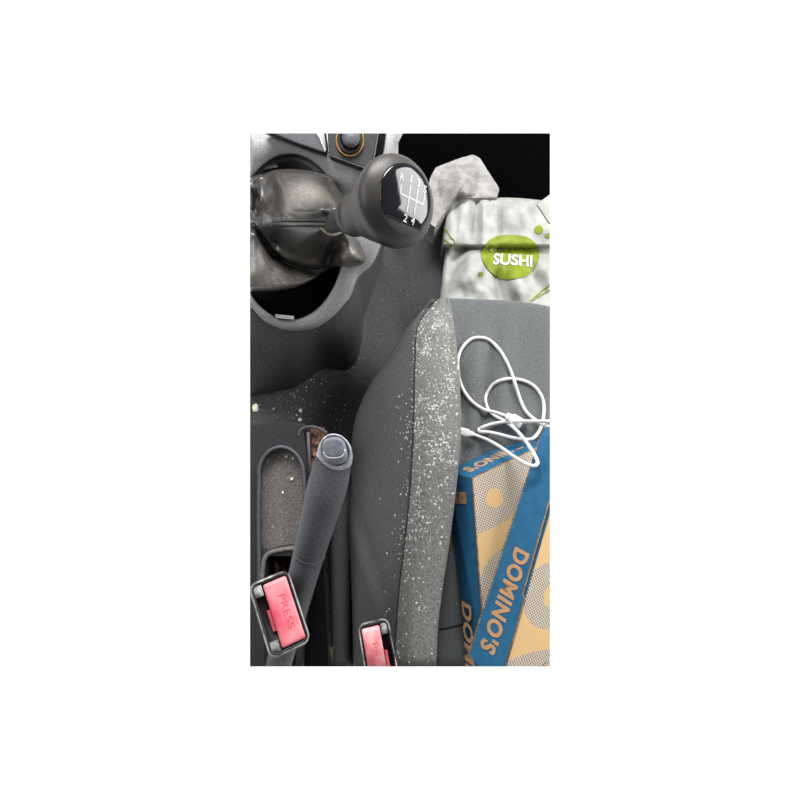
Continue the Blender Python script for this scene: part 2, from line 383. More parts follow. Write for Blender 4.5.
panel('side_gap', [(378, 116), (387, 116), (386, 130), (383, 150), (374, 170), (369, 169), (373, 160), (376, 145)], 0.551, M['black'], con, 0.01, 0.0005)
# power socket with orange ring
SC = P(350, 140, 0.5405)
def ell(cx, cy, a, b, d, n=48): return [P(cx + a * math.cos(2 * math.pi * i / n), cy + b * math.sin(2 * math.pi * i / n), d) for i in range(n)]
sock = empty('power_socket', SC, 'round power socket with an orange ring and dark cap at the console top', 'socket')
bm = bmesh.new(); rings(bm, [ell(350, 140, 14, 16.5, 0.544), ell(350, 140, 14.2, 16.7, 0.5415), ell(350, 140, 13.6, 16.0, 0.5402), ell(350, 140, 12.6, 15.0, 0.5408), ell(350, 140, 12.4, 14.8, 0.544)], False, False); obj('orange_ring', bm, M['orange'], sock)
bm = bmesh.new(); rings(bm, [ell(350, 139.5, 12, 14.4, 0.544), ell(350, 139.5, 11.9, 14.2, 0.5395), ell(350, 139.5, 10.8, 13, 0.538), ell(350.3, 139, 9.6, 11.5, 0.541), ell(350.3, 139, 9.4, 11.4, 0.5425)]); obj('bezel', bm, M['plastic'], sock)
bm = bmesh.new(); rings(bm, [ell(351, 138, 9.3, 10.5, 0.5425), ell(351, 137.5, 9.2, 10.2, 0.536), ell(351, 137.2, 8.2, 9, 0.5335), ell(351, 137, 4, 4.5, 0.5328)]); obj('cap', bm, M['panel'], sock)

# ------------------------------------------------------------------ gear lever
gear = empty('gear_lever', P(300, 235, 0.6), 'gear lever with black leather boot and bulbous knob', 'gear lever')
BO = [(390, 262)]
BOOT = [(344, 186), (333, 177), (318, 171.5), (300, 169), (284, 168.5), (264, 171), (250, 175.5), (225, 186), (205, 215), (205, 260), (225, 287), (250, 291.5), (275, 291), (296, 287), (315, 278), (332, 267.5), (345, 267), (362, 265), (366, 258), (361, 244), (352, 230), (348, 205)]
bc = (334, 221)
def hboot(x, y, f):
    h = 0.014 + 0.090 * (1 - f) ** 1.4
    # pad in front of the lever, with a sharp fold on its outer side
    xe = np.interp(y, [165, 178, 195, 213, 222], [272, 277, 282, 289, 300])
    h += 0.034 * sm(xe - 8, xe + 5, x) * sm(224, 208, y) * sm(345, 322, x)
    h += 0.014 * gauss(x, y, 305, 188, 20, 12, 0.3)
    h -= 0.020 * gauss(x, y, 266, 202, 9, 15, -0.3)
    h += 0.014 * sm(262, 252, x) * sm(225, 200, y)
    h -= 0.026 * gauss(x, y, 337, 189, 12, 8, 0.65)
    h += 0.007 * gauss(x, y, 322, 208, 12, 4, -0.35)
    # seam ridge, then the body falls away to an overhanging edge above the lower lobe
    h += 0.010 * gauss(x, y, 298, 221, 40, 6, 0.05)
    ye = np.interp(x, [235, 255, 272, 290, 310, 330, 345], [214, 222, 250, 261, 266, 268, 270])
    h -= 0.040 * sm(ye - 36, ye - 6, y) * sm(345, 325, x)
    h -= 0.024 * sm(ye - 2, ye + 4, y) * sm(340, 325, x)
    h += 0.030 * sm(ye + 2, ye + 14, y) * sm(345, 315, x) * sm(295, 289, y)
    h += 0.022 * sm(ye + 6, 288, y) * sm(345, 315, x) * sm(296, 290, y)
    h += 0.010 * gauss(x, y, 252, 228, 16, 8, -0.4) - 0.018 * gauss(x, y, 279, 243, 8, 13, 0.15)
    # pinched flap below the collar
    h += 0.024 * gauss(x, y, 350, 257, 13, 7, -0.1) - 0.026 * gauss(x, y, 332, 250, 4.5, 9, 0.55) + 0.012 * gauss(x, y, 324, 255, 4, 10, 0.5)
    h -= 0.016 * gauss(x, y, 360, 248, 3, 9, -0.4)
    return h
bm = bmesh.new(); gg = []; NB = 220
bp = catmull(BOOT, 8, True).tolist(); bp = [tuple(p) for p in bp]
for k in range(NB):
    a = 2 * math.pi * k / NB; rr = ray_poly(bc, a, bp); row = []
    for f in np.linspace(0.0, 1, 72):
        r0 = 5.5
        r = r0 + (rr - r0) * f; x, y = bc[0] + math.cos(a) * r, bc[1] + math.sin(a) * r
        edge = 0.02 * max(0, (f - 0.93) / 0.07) ** 2
        row.append(P(x, y, 0.572 - hboot(x, y, f) * (1 - 0.6 * sm(0.9, 1, f)) + edge))
    row.append(P(bc[0] + math.cos(a) * rr * 0.95, bc[1] + math.sin(a) * rr * 0.95, 0.605)); gg.append(row)
gg = list(map(list, zip(*gg)))
V = rings(bm, gg, True, True)
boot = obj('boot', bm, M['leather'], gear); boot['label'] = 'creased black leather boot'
tb = bvh_of(boot)
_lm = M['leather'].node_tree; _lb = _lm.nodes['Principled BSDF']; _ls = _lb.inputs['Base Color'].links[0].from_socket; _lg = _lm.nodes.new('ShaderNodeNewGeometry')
for (_px, _py, _rad) in ((303, 192, 0.042), (268, 277, 0.040), (306, 279, 0.030), (350, 257, 0.018)):    # pale dust, plus lit folds painted lighter into the leather
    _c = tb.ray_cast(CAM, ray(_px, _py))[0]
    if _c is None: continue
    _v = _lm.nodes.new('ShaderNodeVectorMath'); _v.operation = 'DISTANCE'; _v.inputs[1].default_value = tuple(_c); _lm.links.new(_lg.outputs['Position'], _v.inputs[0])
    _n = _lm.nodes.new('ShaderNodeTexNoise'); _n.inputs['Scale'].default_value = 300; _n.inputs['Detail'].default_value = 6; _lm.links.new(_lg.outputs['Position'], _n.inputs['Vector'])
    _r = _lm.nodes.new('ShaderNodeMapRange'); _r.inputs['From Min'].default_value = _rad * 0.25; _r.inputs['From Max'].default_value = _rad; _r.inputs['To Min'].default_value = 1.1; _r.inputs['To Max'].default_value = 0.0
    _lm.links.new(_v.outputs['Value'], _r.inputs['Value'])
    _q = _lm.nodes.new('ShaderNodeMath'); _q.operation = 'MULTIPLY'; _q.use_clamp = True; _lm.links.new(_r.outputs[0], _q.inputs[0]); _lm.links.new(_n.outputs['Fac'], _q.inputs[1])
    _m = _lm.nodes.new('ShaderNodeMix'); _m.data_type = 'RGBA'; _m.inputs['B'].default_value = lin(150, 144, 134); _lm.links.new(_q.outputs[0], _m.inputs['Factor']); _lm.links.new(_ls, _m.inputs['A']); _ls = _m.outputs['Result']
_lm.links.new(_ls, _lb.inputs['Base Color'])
def onto(bv, px, py, off=0.0006):
    h = bv.ray_cast(CAM, ray(px, py))
    if h[0] is None: return None
    n = h[1] if h[1].dot(ray(px, py)) < 0 else -h[1]
    return h[0] + n * off
for yy in (0, 4.5):
    bm = bmesh.new()
    pts = [onto(tb, x, 221.5 + yy + 0.00028 * (x - 300) ** 2 - (8 if False else 0), 0.0003) for x in np.linspace(272, 327, 30)]
    pts = [p for p in pts if p]
    tube(bm, pts, 0.0008, 6); obj('boot_seam', bm, M['thread'], boot)
bm = bmesh.new()
for r_ in (-2.2, 6.7):
    for x in np.arange(284, 326, 3.1):
        a_, b_ = onto(tb, x, 221.5 + r_ + 0.00028 * (x - 300) ** 2), onto(tb, x + 1.7, 221.5 + r_ + 0.00028 * (x - 300) ** 2)
        if a_ and b_: tube(bm, [a_, b_], 0.0004, 5)
obj('boot_stitches', bm, M['dust_grey'], boot)
# lever shaft, collar, knob
K1 = P(410, 198, 0.352); K0 = P(352, 217, 0.412)     # centre of the cap, foot of the knob
AX = (K1 - K0).normalized(); KS = (K1 - K0).length / 0.0834; K0 = K1 - AX * 0.0834 * KS
E1 = (UP + RT * 0.12); E1 = (E1 - AX * E1.dot(AX)).normalized(); E2 = E1.cross(AX); E2 = -AX.cross(E1) * -1
E2 = AX.cross(E1) * -1                              # points to the picture's right
KR = 1.03
def lathe(prof, base, n=56): return [ring(base + AX * float(t) * KS, E1 * float(r) * KR, E2 * float(r) * KR, n) for t, r in prof]
prof = catmull([(0.0, 0.0140), (0.0005, 0.0158), (0.005, 0.0166), (0.010, 0.0166), (0.018, 0.0182), (0.028, 0.0214), (0.040, 0.0256), (0.051, 0.0288), (0.061, 0.0322), (0.069, 0.0328), (0.0755, 0.0292), (0.0795, 0.0246)], 5)
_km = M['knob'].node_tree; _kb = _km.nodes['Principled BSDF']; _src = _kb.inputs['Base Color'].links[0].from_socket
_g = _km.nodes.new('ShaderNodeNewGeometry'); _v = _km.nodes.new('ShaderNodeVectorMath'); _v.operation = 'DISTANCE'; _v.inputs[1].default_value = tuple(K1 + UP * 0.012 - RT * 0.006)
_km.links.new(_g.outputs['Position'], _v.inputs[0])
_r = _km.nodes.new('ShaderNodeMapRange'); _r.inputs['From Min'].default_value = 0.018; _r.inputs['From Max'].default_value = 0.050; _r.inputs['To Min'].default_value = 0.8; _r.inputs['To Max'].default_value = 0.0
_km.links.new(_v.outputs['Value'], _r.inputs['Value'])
_m = _km.nodes.new('ShaderNodeMix'); _m.data_type = 'RGBA'; _m.inputs['B'].default_value = lin(74, 70, 67); _km.links.new(_r.outputs[0], _m.inputs['Factor']); _km.links.new(_src, _m.inputs['A']); _km.links.new(_m.outputs['Result'], _kb.inputs['Base Color'])   # palm wear, plus the lit head painted paler into the rubber
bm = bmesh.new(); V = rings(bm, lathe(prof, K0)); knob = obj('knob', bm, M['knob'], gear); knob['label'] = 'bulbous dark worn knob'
bm = bmesh.new(); rings(bm, [[K0 + AX * t * KS + E2 * (r * KR * math.sin(a)) + E1 * (max(r * math.cos(a), -0.72 * r) * KR) for a in np.linspace(0, 2 * math.pi, 97)[:-1]] for t, r in ((0.0785, 0.0243), (0.0800, 0.0242), (0.0812, 0.0232), (0.0822, 0.019), (0.0830, 0.012), (0.0834, 0.004))]); cap = obj('knob_cap', bm, M['gloss'], knob); cap['label'] = 'glossy black cap with the shift pattern'
bm = bmesh.new(); rings(bm, lathe([(-0.0005, 0.0118), (0.0, 0.0145), (0.003, 0.0152), (0.0045, 0.0146), (0.0045, 0.012)], K0 - AX * 0.0035)); obj('knob_ring', bm, M['knob'], knob)
sh0 = P(332, 222, 0.475); sdir = (K0 - sh0).normalized()
bm = bmesh.new(); tube(bm, [sh0 - sdir * 0.03, sh0, K0 + AX * 0.004], 0.0105, 24); obj('shaft', bm, M['plastic'], gear)
bm = bmesh.new()
u1 = sdir.orthogonal().normalized(); u2 = sdir.cross(u1); cc0 = sh0 - sdir * 0.002
rings(bm, [ring(cc0 + sdir * t, u1 * r, u2 * r, 36) for t, r in ((0, 0.0108), (0, 0.0128), (0.004, 0.0132), (0.0055, 0.0128), (0.0055, 0.0108))], False, False); obj('collar', bm, M['collar'], gear)['label'] = 'pale yellowish collar ring'
def oncap(u, v):
    r = math.hypot(u, v); u, v = float(u), float(v); t = float(np.interp(r, [0, 0.004, 0.012, 0.019, 0.0232], [0.0835, 0.0834, 0.0830, 0.0822, 0.0812]))
    return K0 + AX * (t * KS + 0.0002) + E2 * u * KR + E1 * v * KR
bm = bmesh.new(); w = 0.0006
def seg(bm, a, b, w, fn):
    a, b = np.array(a), np.array(b); t = (b - a) / np.linalg.norm(b - a); nrm = np.array((-t[1], t[0])) * w
    k = 6; L = [[bm.verts.new(fn(*(a + (b - a) * i / k + s * nrm))) for s in (-1, 1)] for i in range(k + 1)]
    for i in range(k): bm.faces.new((L[i][0], L[i + 1][0], L[i + 1][1], L[i][1]))
for a, b in (((-0.001, 0.009), (-0.001, -0.010)), ((0.006, 0.009), (0.006, -0.010)), ((0.013, 0.0075), (0.013, 0)), ((-0.009, 0), (0.013, 0)), ((-0.009, 0), (-0.009, 0.006))): seg(bm, a, b, w, oncap)
obj('shift_pattern', bm, M['white_print'], cap, smooth=False)
for ch, u, v in (('R', -0.009, 0.0115), ('1', -0.001, 0.0135), ('3', 0.006, 0.0130), ('5', 0.013, 0.0110), ('2', -0.001, -0.0145), ('4', 0.006, -0.0140)):
    bm = bmesh.new(); print_text(bm, ch, lambda a, b, u=u, v=v: oncap(u + a, v + b), 0.0034 if ch != '1' else 0.0014, 0.0056, 0.02)
    obj('shift_digit', bm, M['white_print'], cap, smooth=False)

# ------------------------------------------------------------------ rear console and handbrake
rear = empty('rear_console', P(275, 520, 0.62), 'black plastic rear console with dusty rounded tray beside the handbrake', 'console')
def arc(cx, cy, rx, ry, a0, a1, n=14): return [(cx + rx * math.cos(math.radians(a)), cy + ry * math.sin(math.radians(a))) for a in np.linspace(a0, a1, n)]
tr_out = [(258, 556)] + [(257.5, 500), (258.5, 480)] + arc(281, 474, 22, 27, 180, 360) + [(304.5, 500), (303, 560)]
hole_low = [(264, 600), (264, 562), (267, 555), (275, 551), (297, 548), (306, 560), (306, 600)]
outer = [(225, 426), (262, 424), (290, 423), (303, 427), (306, 450), (308, 500), (309, 560), (307, 600), (303, 640), (300, 710), (225, 710)]
DT = 0.572
bm = bmesh.new()
plate(bm, [[P(x, y, DT) for x, y in outer], [P(x, y, DT) for x, y in [(259.5, 548)] + [(259, 500), (260, 480)] + arc(281, 475, 20.5, 25, 180, 360) + [(303, 500), (302, 540), (300, 545), (278, 548), (266, 552)]], [P(x, y, DT) for x, y in [(264, 690), (264, 563), (268, 557), (277, 553), (297, 550), (304, 560), (302, 600), (297, 640), (294, 690)]]], FW * 0.03)
housing = obj('housing', bm, M['plastic'], rear, smooth=False)
bm = bmesh.new(); hexa(bm, [P(256, 440, 0.5805), P(310, 440, 0.5805), P(310, 556, 0.5805), P(256, 556, 0.5805), P(256, 440, 0.592), P(310, 440, 0.592), P(310, 556, 0.592), P(256, 556, 0.592)])
tray = obj('tray_floor', bm, M['tray'], rear, smooth=False); tray['label'] = 'dusty speckled tray floor'
bm = bmesh.new(); tube(bm, [P(x, y, DT - 0.001) for x, y in catmull([(259, 598), (259, 560), (258.5, 520), (259, 480)] + arc(281, 474, 22.3, 27, 185, 355, 9) + [(304, 490), (305, 520)], 4)], 0.0022, 8); obj('tray_rim', bm, M['panel'], rear)
bm = bmesh.new(); tube(bm, [P(x, y, DT - 0.0005) for x, y in catmull([(261, 600), (262.5, 570), (266, 556), (277, 550.5), (299, 547.5)], 5)], 0.0026, 8); obj('opening_lip', bm, M['tray'], rear)
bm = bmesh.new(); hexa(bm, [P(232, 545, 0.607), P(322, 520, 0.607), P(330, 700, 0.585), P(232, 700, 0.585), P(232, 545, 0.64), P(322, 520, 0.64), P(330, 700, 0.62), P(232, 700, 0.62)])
obj('shaded_well', bm, M['black'], rear, smooth=False)  # black well floor, widened to paint the deep shade beside the handbrake
bm = bmesh.new()
for (x0, y0, x1, y1, w_) in ((274, 556, 278, 578, 0.003), (283, 563, 285, 580, 0.0015), (279, 566, 286, 570, 0.0015), (292, 556, 294, 572, 0.002)): tube(bm, [P(x0, y0, 0.603), P((x0 + x1) / 2 + 1, (y0 + y1) / 2, 0.597), P(x1, y1, 0.603)], w_, 8)
obj('wiring', bm, M['rust'], rear)['label'] = 'reddish wires inside the opening'

hb = empty('handbrake', P(300, 600, 0.6), 'raised grey handbrake lever with a chrome ringed button tip', 'handbrake')
c0, c1 = P(272, 690, 0.560), P(328, 484, 0.437)
ax = (c1 - c0).normalized(); sx = ax.cross(FW).normalized() * -1
if sx.x < 0: sx = -sx
sy = ax.cross(sx).normalized()
if sy.dot(FW) > 0: sy = -sy                          # sy points towards the viewer
R = []
for t, r in ((0, 0.0135), (0.25, 0.0140), (0.45, 0.0144), (0.60, 0.0149), (0.710, 0.0153), (0.718, 0.0148), (0.726, 0.0155), (0.80, 0.0162), (0.88, 0.0171), (0.95, 0.0178)):
    R.append(ring(c0 + (c1 - c0) * t, sx * r, sy * r, 40))
tipc = P(336.2, 451.5, 0.4215)
ta, tb_ = (RT * 0.98 + UP * 0.12).normalized(), (UP * 0.86 - FW * 0.16 - RT * 0.16).normalized()
def blend(f, ra, rb, off=0.0):
    c = c1 * (1 - f) + tipc * f; aa = sx * 0.0180 * (1 - f) + ta * ra * f; bb = sy * 0.0180 * (1 - f) + tb_ * rb * f
    return ring(c - FW * off, aa, bb, 40)
R += [blend(0.0, 0.0146, 0.0172), blend(0.35, 0.0155, 0.0175), blend(0.65, 0.0150, 0.0174), blend(0.85, 0.0147, 0.0172, 0.002)]
bm = bmesh.new(); rings(bm, R); grip = obj('grip', bm, M['grip'], hb)
bm = bmesh.new(); rings(bm, [blend(0.80, 0.0150, 0.0176, 0.0013), blend(0.93, 0.0148, 0.0174, 0.003), blend(1, 0.0142, 0.0168, 0.0045), [q + tb_ * 0.0008 for q in blend(1, 0.0126, 0.0149, 0.005)], [q + tb_ * 0.0011 for q in blend(1, 0.0116, 0.0138, 0.004)], [q + tb_ * 0.0012 for q in blend(1, 0.0112, 0.0135, -0.004)]], False, True)
obj('chrome_ring', bm, M['chrome'], hb)['label'] = 'satin chrome end ring'
def bring(kx, ky, off, dy=0.0):
    n = 40; out = []
    for i in range(n):
        a = 2 * math.pi * i / n; c, s = math.cos(a), math.sin(a); e = 0.75
        out.append(tipc + ta * (0.0108 * kx * abs(c) ** e * (1 if c > 0 else -1)) + tb_ * (0.0130 * ky * abs(s) ** e * (1 if s > 0 else -1) + dy + 0.0012) + ta * (dy * 0.3) - FW * off)
    return out
bm = bmesh.new(); rings(bm, [bring(0.96, 0.96, -0.004), bring(0.96, 0.96, 0.006), bring(0.92, 0.90, 0.010, 0.0004), bring(0.88, 0.70, 0.0150, 0.0030), bring(0.82, 0.62, 0.0165, 0.0036), bring(0.72, 0.52, 0.0170, 0.0037), bring(0.3, 0.2, 0.0172, 0.0037)]); obj('release_button', bm, M['button'], hb, smooth=False)['label'] = 'grey release button'
bm = bmesh.new(); rings(bm, [[q for q in ring(c0 + (c1 - c0) * t, sx * r, sy * r, 40)] for t, r in ((0.712, 0.0150), (0.714, 0.0159), (0.723, 0.0159), (0.725, 0.0151))], False, False); obj('seam_ring', bm, M['panel'], hb)['label'] = 'pale joint line around the grip'

bm = bmesh.new(); e_ = [q for q in bring(0.85, 0.66, 0.0160, 0.0034)][21:40]; tube(bm, e_, 0.0009, 6); obj('edge_highlight', bm, M['chrome'], hb)['label'] = 'pale painted highlight on the button edge'  # pale tube painting the bright highlight along the button's lower edge
br = empty('bracket', P(314, 450, 0.62), 'rusty brown bracket beside the handbrake tip', 'bracket')
gg = [[P(x, y, d) for x, y, d in ((cx - 5, cy, 0.585), (cx - 2, cy, 0.578), (cx + 3, cy, 0.580), (cx + w_, cy, 0.59))] for cx, cy, w_ in ((316, 427, 8), (314, 436, 9), (313, 446, 8), (312, 458, 6), (310, 474, 5), (307, 496, 4))]
obj('strap', slab(dense(gg, 4, 3), 0.22), M['rust'], br)
bm = bmesh.new(); tube(bm, [P(x, y, 0.572) for x, y in catmull([(298, 436), (301, 430), (307, 427), (315, 427), (322, 430), (327, 433)], 5)], 0.0016, 8); obj('wire_loop', bm, M['panel'], br)['label'] = 'grey wire loop'
bm = bmesh.new(); tube(bm, [P(x, y, 0.573) for x, y in ((308, 432), (309, 455), (310, 480))], 0.002, 8); obj('rod', bm, M['panel'], br)['label'] = 'grey rod'
for x, y in ((316, 434), (317, 444), (315, 455)):
    bm = bmesh.new(); rings(bm, [ring(P(x, y, d), RT * r, UP * r, 16) for d, r in ((0.582, 0.0035), (0.576, 0.0034), (0.5745, 0.0025))]); obj('bolt', bm, M['rust'], br)

# ------------------------------------------------------------------ seat belt buckles
def rrect(w, h, r, n=6):
    out = []
    for cx, cy, a0 in ((w / 2 - r, h / 2 - r, 0), (-w / 2 + r, h / 2 - r, 90), (-w / 2 + r, -h / 2 + r, 180), (w / 2 - r, -h / 2 + r, 270)):
        for a in np.linspace(a0, a0 + 90, n): out.append((cx + r * math.cos(math.radians(a)), cy + r * math.sin(math.radians(a))))
    return out
def make_buckle(px, py, d, ang, slot_side, label, ws=1.0, red='red'):
    """face looks at the viewer: long axis v, slot on the slot_side of the red button"""
    o = P(px, py, d); a = math.radians(ang)
    U = RT * math.cos(a) - UP * math.sin(a); Vv = UP * math.cos(a) + RT * math.sin(a)
    N = -ray(px, py); U = (U - N * U.dot(N)).normalized(); Vv = N.cross(U)
    root = empty('seat_belt_buckle', o - N * 0.06, label, 'seat belt buckle')
    f = lambda u, v, n=0.0: o + U * (u * ws) + Vv * v + N * n
    W_, H_ = 0.0345, 0.0625; s = slot_side
    def rr(w, h, r, n, du=0.0): return [f(u + du, v, n) for u, v in rrect(w, h, r)]
    bm = bmesh.new(); rings(bm, [rr(W_ - 0.004, H_ - 0.012, 0.006, -0.085), rr(W_, H_, 0.007, -0.05), rr(W_ + 0.001, H_ + 0.001, 0.007, -0.006), rr(W_ + 0.0005, H_, 0.007, -0.002), rr(W_ - 0.002, H_ - 0.0025, 0.006, 0.0), rr(W_ - 0.0042, H_ - 0.006, 0.0045, -0.0004), rr(W_ - 0.0046, H_ - 0.0064, 0.0045, -0.007)], True, True)
    obj('shell', bm, M['buckle'], root)
    bm = bmesh.new(); rings(bm, [rr(W_ + 0.0014, H_ + 0.0014, 0.0072, -0.0045), rr(W_ + 0.0012, H_ + 0.0008, 0.0072, -0.0015), rr(W_ - 0.0006, H_ - 0.0010, 0.0064, 0.0006), rr(W_ - 0.0016, H_ - 0.0022, 0.0058, 0.0004)], False, False)
    obj('rim', bm, M['worn'], root)['label'] = 'worn pale rim'
    bw = 0.0205; bu = -s * (W_ / 2 - 0.0030 - bw / 2)
    bm = bmesh.new(); rings(bm, [rr(bw, H_ - 0.0085, 0.002, -0.006, bu), rr(bw, H_ - 0.0085, 0.002, -0.0004, bu), rr(bw - 0.0012, H_ - 0.0098, 0.0016, 0.0006, bu), rr(bw - 0.006, H_ - 0.016, 0.001, 0.0009, bu)])
    bt = obj('release_button', bm, M[red], root); bt['label'] = 'faded red release button'
    bm = bmesh.new(); print_text(bm, 'PRESS', lambda x, y: f(bu + 0.002 + y, -x - 0.001, 0.00105), 0.029, 0.0058, 0.0)
    obj('lettering', bm, M['red_text'], bt, smooth=False)
    for v0, v1 in ((-H_ / 2 + 0.0035, -H_ / 2 + 0.0125), (H_ / 2 - 0.0125, H_ / 2 - 0.0035)):
        bm = bmesh.new()
        u0, u1 = s * (W_ / 2 - 0.0032 - 0.0065), s * (W_ / 2 - 0.0026)
        hexa(bm, [f(u0, v0, -0.0004), f(u1, v0, -0.0004), f(u1, v1, -0.0004), f(u0, v1, -0.0004), f(u0, v0, -0.008), f(u1, v0, -0.008), f(u1, v1, -0.008), f(u0, v1, -0.008)])
        bevel(bm, 0.0008, 2); obj('slot_guide', bm, M['worn'], root)
    bm = bmesh.new(); u0 = s * (W_ / 2 - 0.009)
    hexa(bm, [f(u0 - 0.001, -0.012, -0.004), f(u0 + 0.002, -0.012, -0.004), f(u0 + 0.002, 0.006, -0.004), f(u0 - 0.001, 0.006, -0.004), f(u0 - 0.001, -0.012, -0.007), f(u0 + 0.002, -0.012, -0.007), f(u0 + 0.002, 0.006, -0.007), f(u0 - 0.001, 0.006, -0.007)])
    obj('latch', bm, M['red_text'], root, smooth=False)['label'] = 'red latch in the slot'
    bm = bmesh.new(); tube(bm, [f(0, 0, -0.08), f(0, -0.004, -0.11), f(0, -0.02, -0.15)], 0.009, 12); obj('stalk', bm, M['black'], root)
    return root
make_buckle(279.5, 613, 0.412, -24, -1, 'seat belt buckle with faded red button in front of the rear console opening')
make_buckle(379.5, 659, 0.425, -14, 1, 'seat belt buckle with faded red button against the passenger seat side', 0.80, 'red_faded')

# ------------------------------------------------------------------ pizza boxes
def card_lid(name, uv_spots, base):
    m = bpy.data.materials.new(name); m.use_nodes = True; nt = m.node_tree; b = nt.nodes['Principled BSDF']
    b.inputs['Roughness'].default_value = 0.85; b.inputs['Specular IOR Level'].default_value = 0.15
    uv = nt.nodes.new('ShaderNodeUVMap'); uv.uv_map = 'UVMap'
    def math_(op, a, b_=None):
        n = nt.nodes.new('ShaderNodeMath'); n.operation = op
        for i, v in enumerate((a, b_)):
            if v is None: continue
            if isinstance(v, (int, float)): n.inputs[i].default_value = v
            else: nt.links.new(v, n.inputs[i])
        return n.outputs[0]
    def dist(c, sx, sy):
        n = nt.nodes.new('ShaderNodeVectorMath'); n.operation = 'SUBTRACT'; nt.links.new(uv.outputs[0], n.inputs[0]); n.inputs[1].default_value = (c[0], c[1], 0)
        k = nt.nodes.new('ShaderNodeVectorMath'); k.operation = 'MULTIPLY'; nt.links.new(n.outputs[0], k.inputs[0]); k.inputs[1].default_value = (1 / sx, 1 / sy, 0)
        l = nt.nodes.new('ShaderNodeVectorMath'); l.operation = 'LENGTH'; nt.links.new(k.outputs[0], l.inputs[0]); return l.outputs['Value']
    inside_ = 0.0
    for c, sx_, sy_, op in uv_spots:                 # op +1 adds a dotted blob, -1 cuts a plain one out of it
        k = math_('LESS_THAN', dist(c, sx_, sy_), 1.0)
        inside_ = math_('MAXIMUM', inside_, k) if op > 0 else math_('MULTIPLY', inside_, math_('SUBTRACT', 1.0, k))
    mp = nt.nodes.new('ShaderNodeMapping'); mp.inputs['Rotation'].default_value = (0, 0, 0.785); mp.inputs['Scale'].default_value = (380, 380, 380); nt.links.new(uv.outputs[0], mp.inputs['Vector'])
    fr = nt.nodes.new('ShaderNodeVectorMath'); fr.operation = 'FRACTION'; nt.links.new(mp.outputs[0], fr.inputs[0])
    sb = nt.nodes.new('ShaderNodeVectorMath'); sb.operation = 'SUBTRACT'; nt.links.new(fr.outputs[0], sb.inputs[0]); sb.inputs[1].default_value = (0.5, 0.5, 0)
    fl = nt.nodes.new('ShaderNodeVectorMath'); fl.operation = 'MULTIPLY'; nt.links.new(sb.outputs[0], fl.inputs[0]); fl.inputs[1].default_value = (1, 1, 0)
    ln = nt.nodes.new('ShaderNodeVectorMath'); ln.operation = 'LENGTH'; nt.links.new(fl.outputs[0], ln.inputs[0])
    dot = math_('MULTIPLY', math_('LESS_THAN', ln.outputs['Value'], 0.34), inside_)
    base = nt.nodes.new('ShaderNodeMix'); base.data_type = 'RGBA'; base.inputs['A'].default_value = lin(210, 175, 126); base.inputs['B'].default_value = lin(206, 190, 168)
    nt.links.new(inside_, base.inputs['Factor'])
    mix = nt.nodes.new('ShaderNodeMix'); mix.data_type = 'RGBA'; nt.links.new(base.outputs['Result'], mix.inputs['A']); mix.inputs['B'].default_value = lin(92, 92, 100)
    nt.links.new(dot, mix.inputs['Factor']); nt.links.new(mix.outputs['Result'], b.inputs['Base Color'])
    return m
def plane_uv(o, e1, e2):
    u = (e1 - o).normalized(); n = u.cross(e2 - o).normalized(); v = n.cross(u)
    return u, v, n
def hit_plane(px, py, o, n):
    r = ray(px, py); return CAM + r * ((o - CAM).dot(n) / r.dot(n))
def quad(bm, pts): return bm.faces.new([bm.verts.new(p) for p in pts])
def teeth(bm, a, b, out, n, w, nrm):
    """row of torn perforation teeth along an edge, thickened along nrm"""
    for i in range(n):
        p = a + (b - a) * ((i + 0.15) / n); q = a + (b - a) * ((i + 0.85) / n)
        hexa(bm, [p, q, q + out * w * 0.8, p + out * w * 0.8, p + nrm * 0.0012, q + nrm * 0.0012, q + nrm * 0.0012 + out * w * 0.8, p + nrm * 0.0012 + out * w * 0.8])

def pizza_box(label, lidc, basec, spots, group='pizza boxes on the seat'):
    """lidc: four lid corners, basec: the four base corners under them"""
    cen = sum(lidc + basec, Vector()) / 8
    root = empty('pizza_box', cen, label, 'pizza box', group)
    bm = bmesh.new(); hexa(bm, lidc + basec); bmesh.ops.recalc_face_normals(bm, faces=bm.faces); bevel(bm, 0.0008, 1)
    obj('box_body', bm, M['blue'], root, smooth=False)['label'] = 'blue printed sides'
    o, e1, e2 = lidc[0], lidc[1], lidc[3]; u, v, n = plane_uv(o, e1, e2)
    if n.dot(CAM - o) < 0: n = -n
    uvp = lambda p: ((p - o).dot(u), (p - o).dot(v))
    sp = []
    for (px, py, rx, ry, op) in spots:
        c = hit_plane(px, py, o, n); cx = hit_plane(px + rx, py, o, n); cy = hit_plane(px, py + ry, o, n)
        sp.append((uvp(c), (cx - c).length, (cy - c).length, op))
    lm = card_lid('dotted_kraft_lid', sp, None)
    bm = bmesh.new(); uvl = bm.loops.layers.uv.new('UVMap')
    c_ = sum(lidc, Vector()) / 4
    top = [p + (c_ - p).normalized() * 0.0003 + n * 0.0014 for p in lidc]
    hexa(bm, top + [p - n * 0.0012 for p in top])
    for f in bm.faces:
        for l in f.loops: l[uvl].uv = uvp(l.vert.co)
    lid = obj('lid', bm, lm, root, smooth=False); lid['label'] = 'kraft lid printed with grey dots'
    return root, n
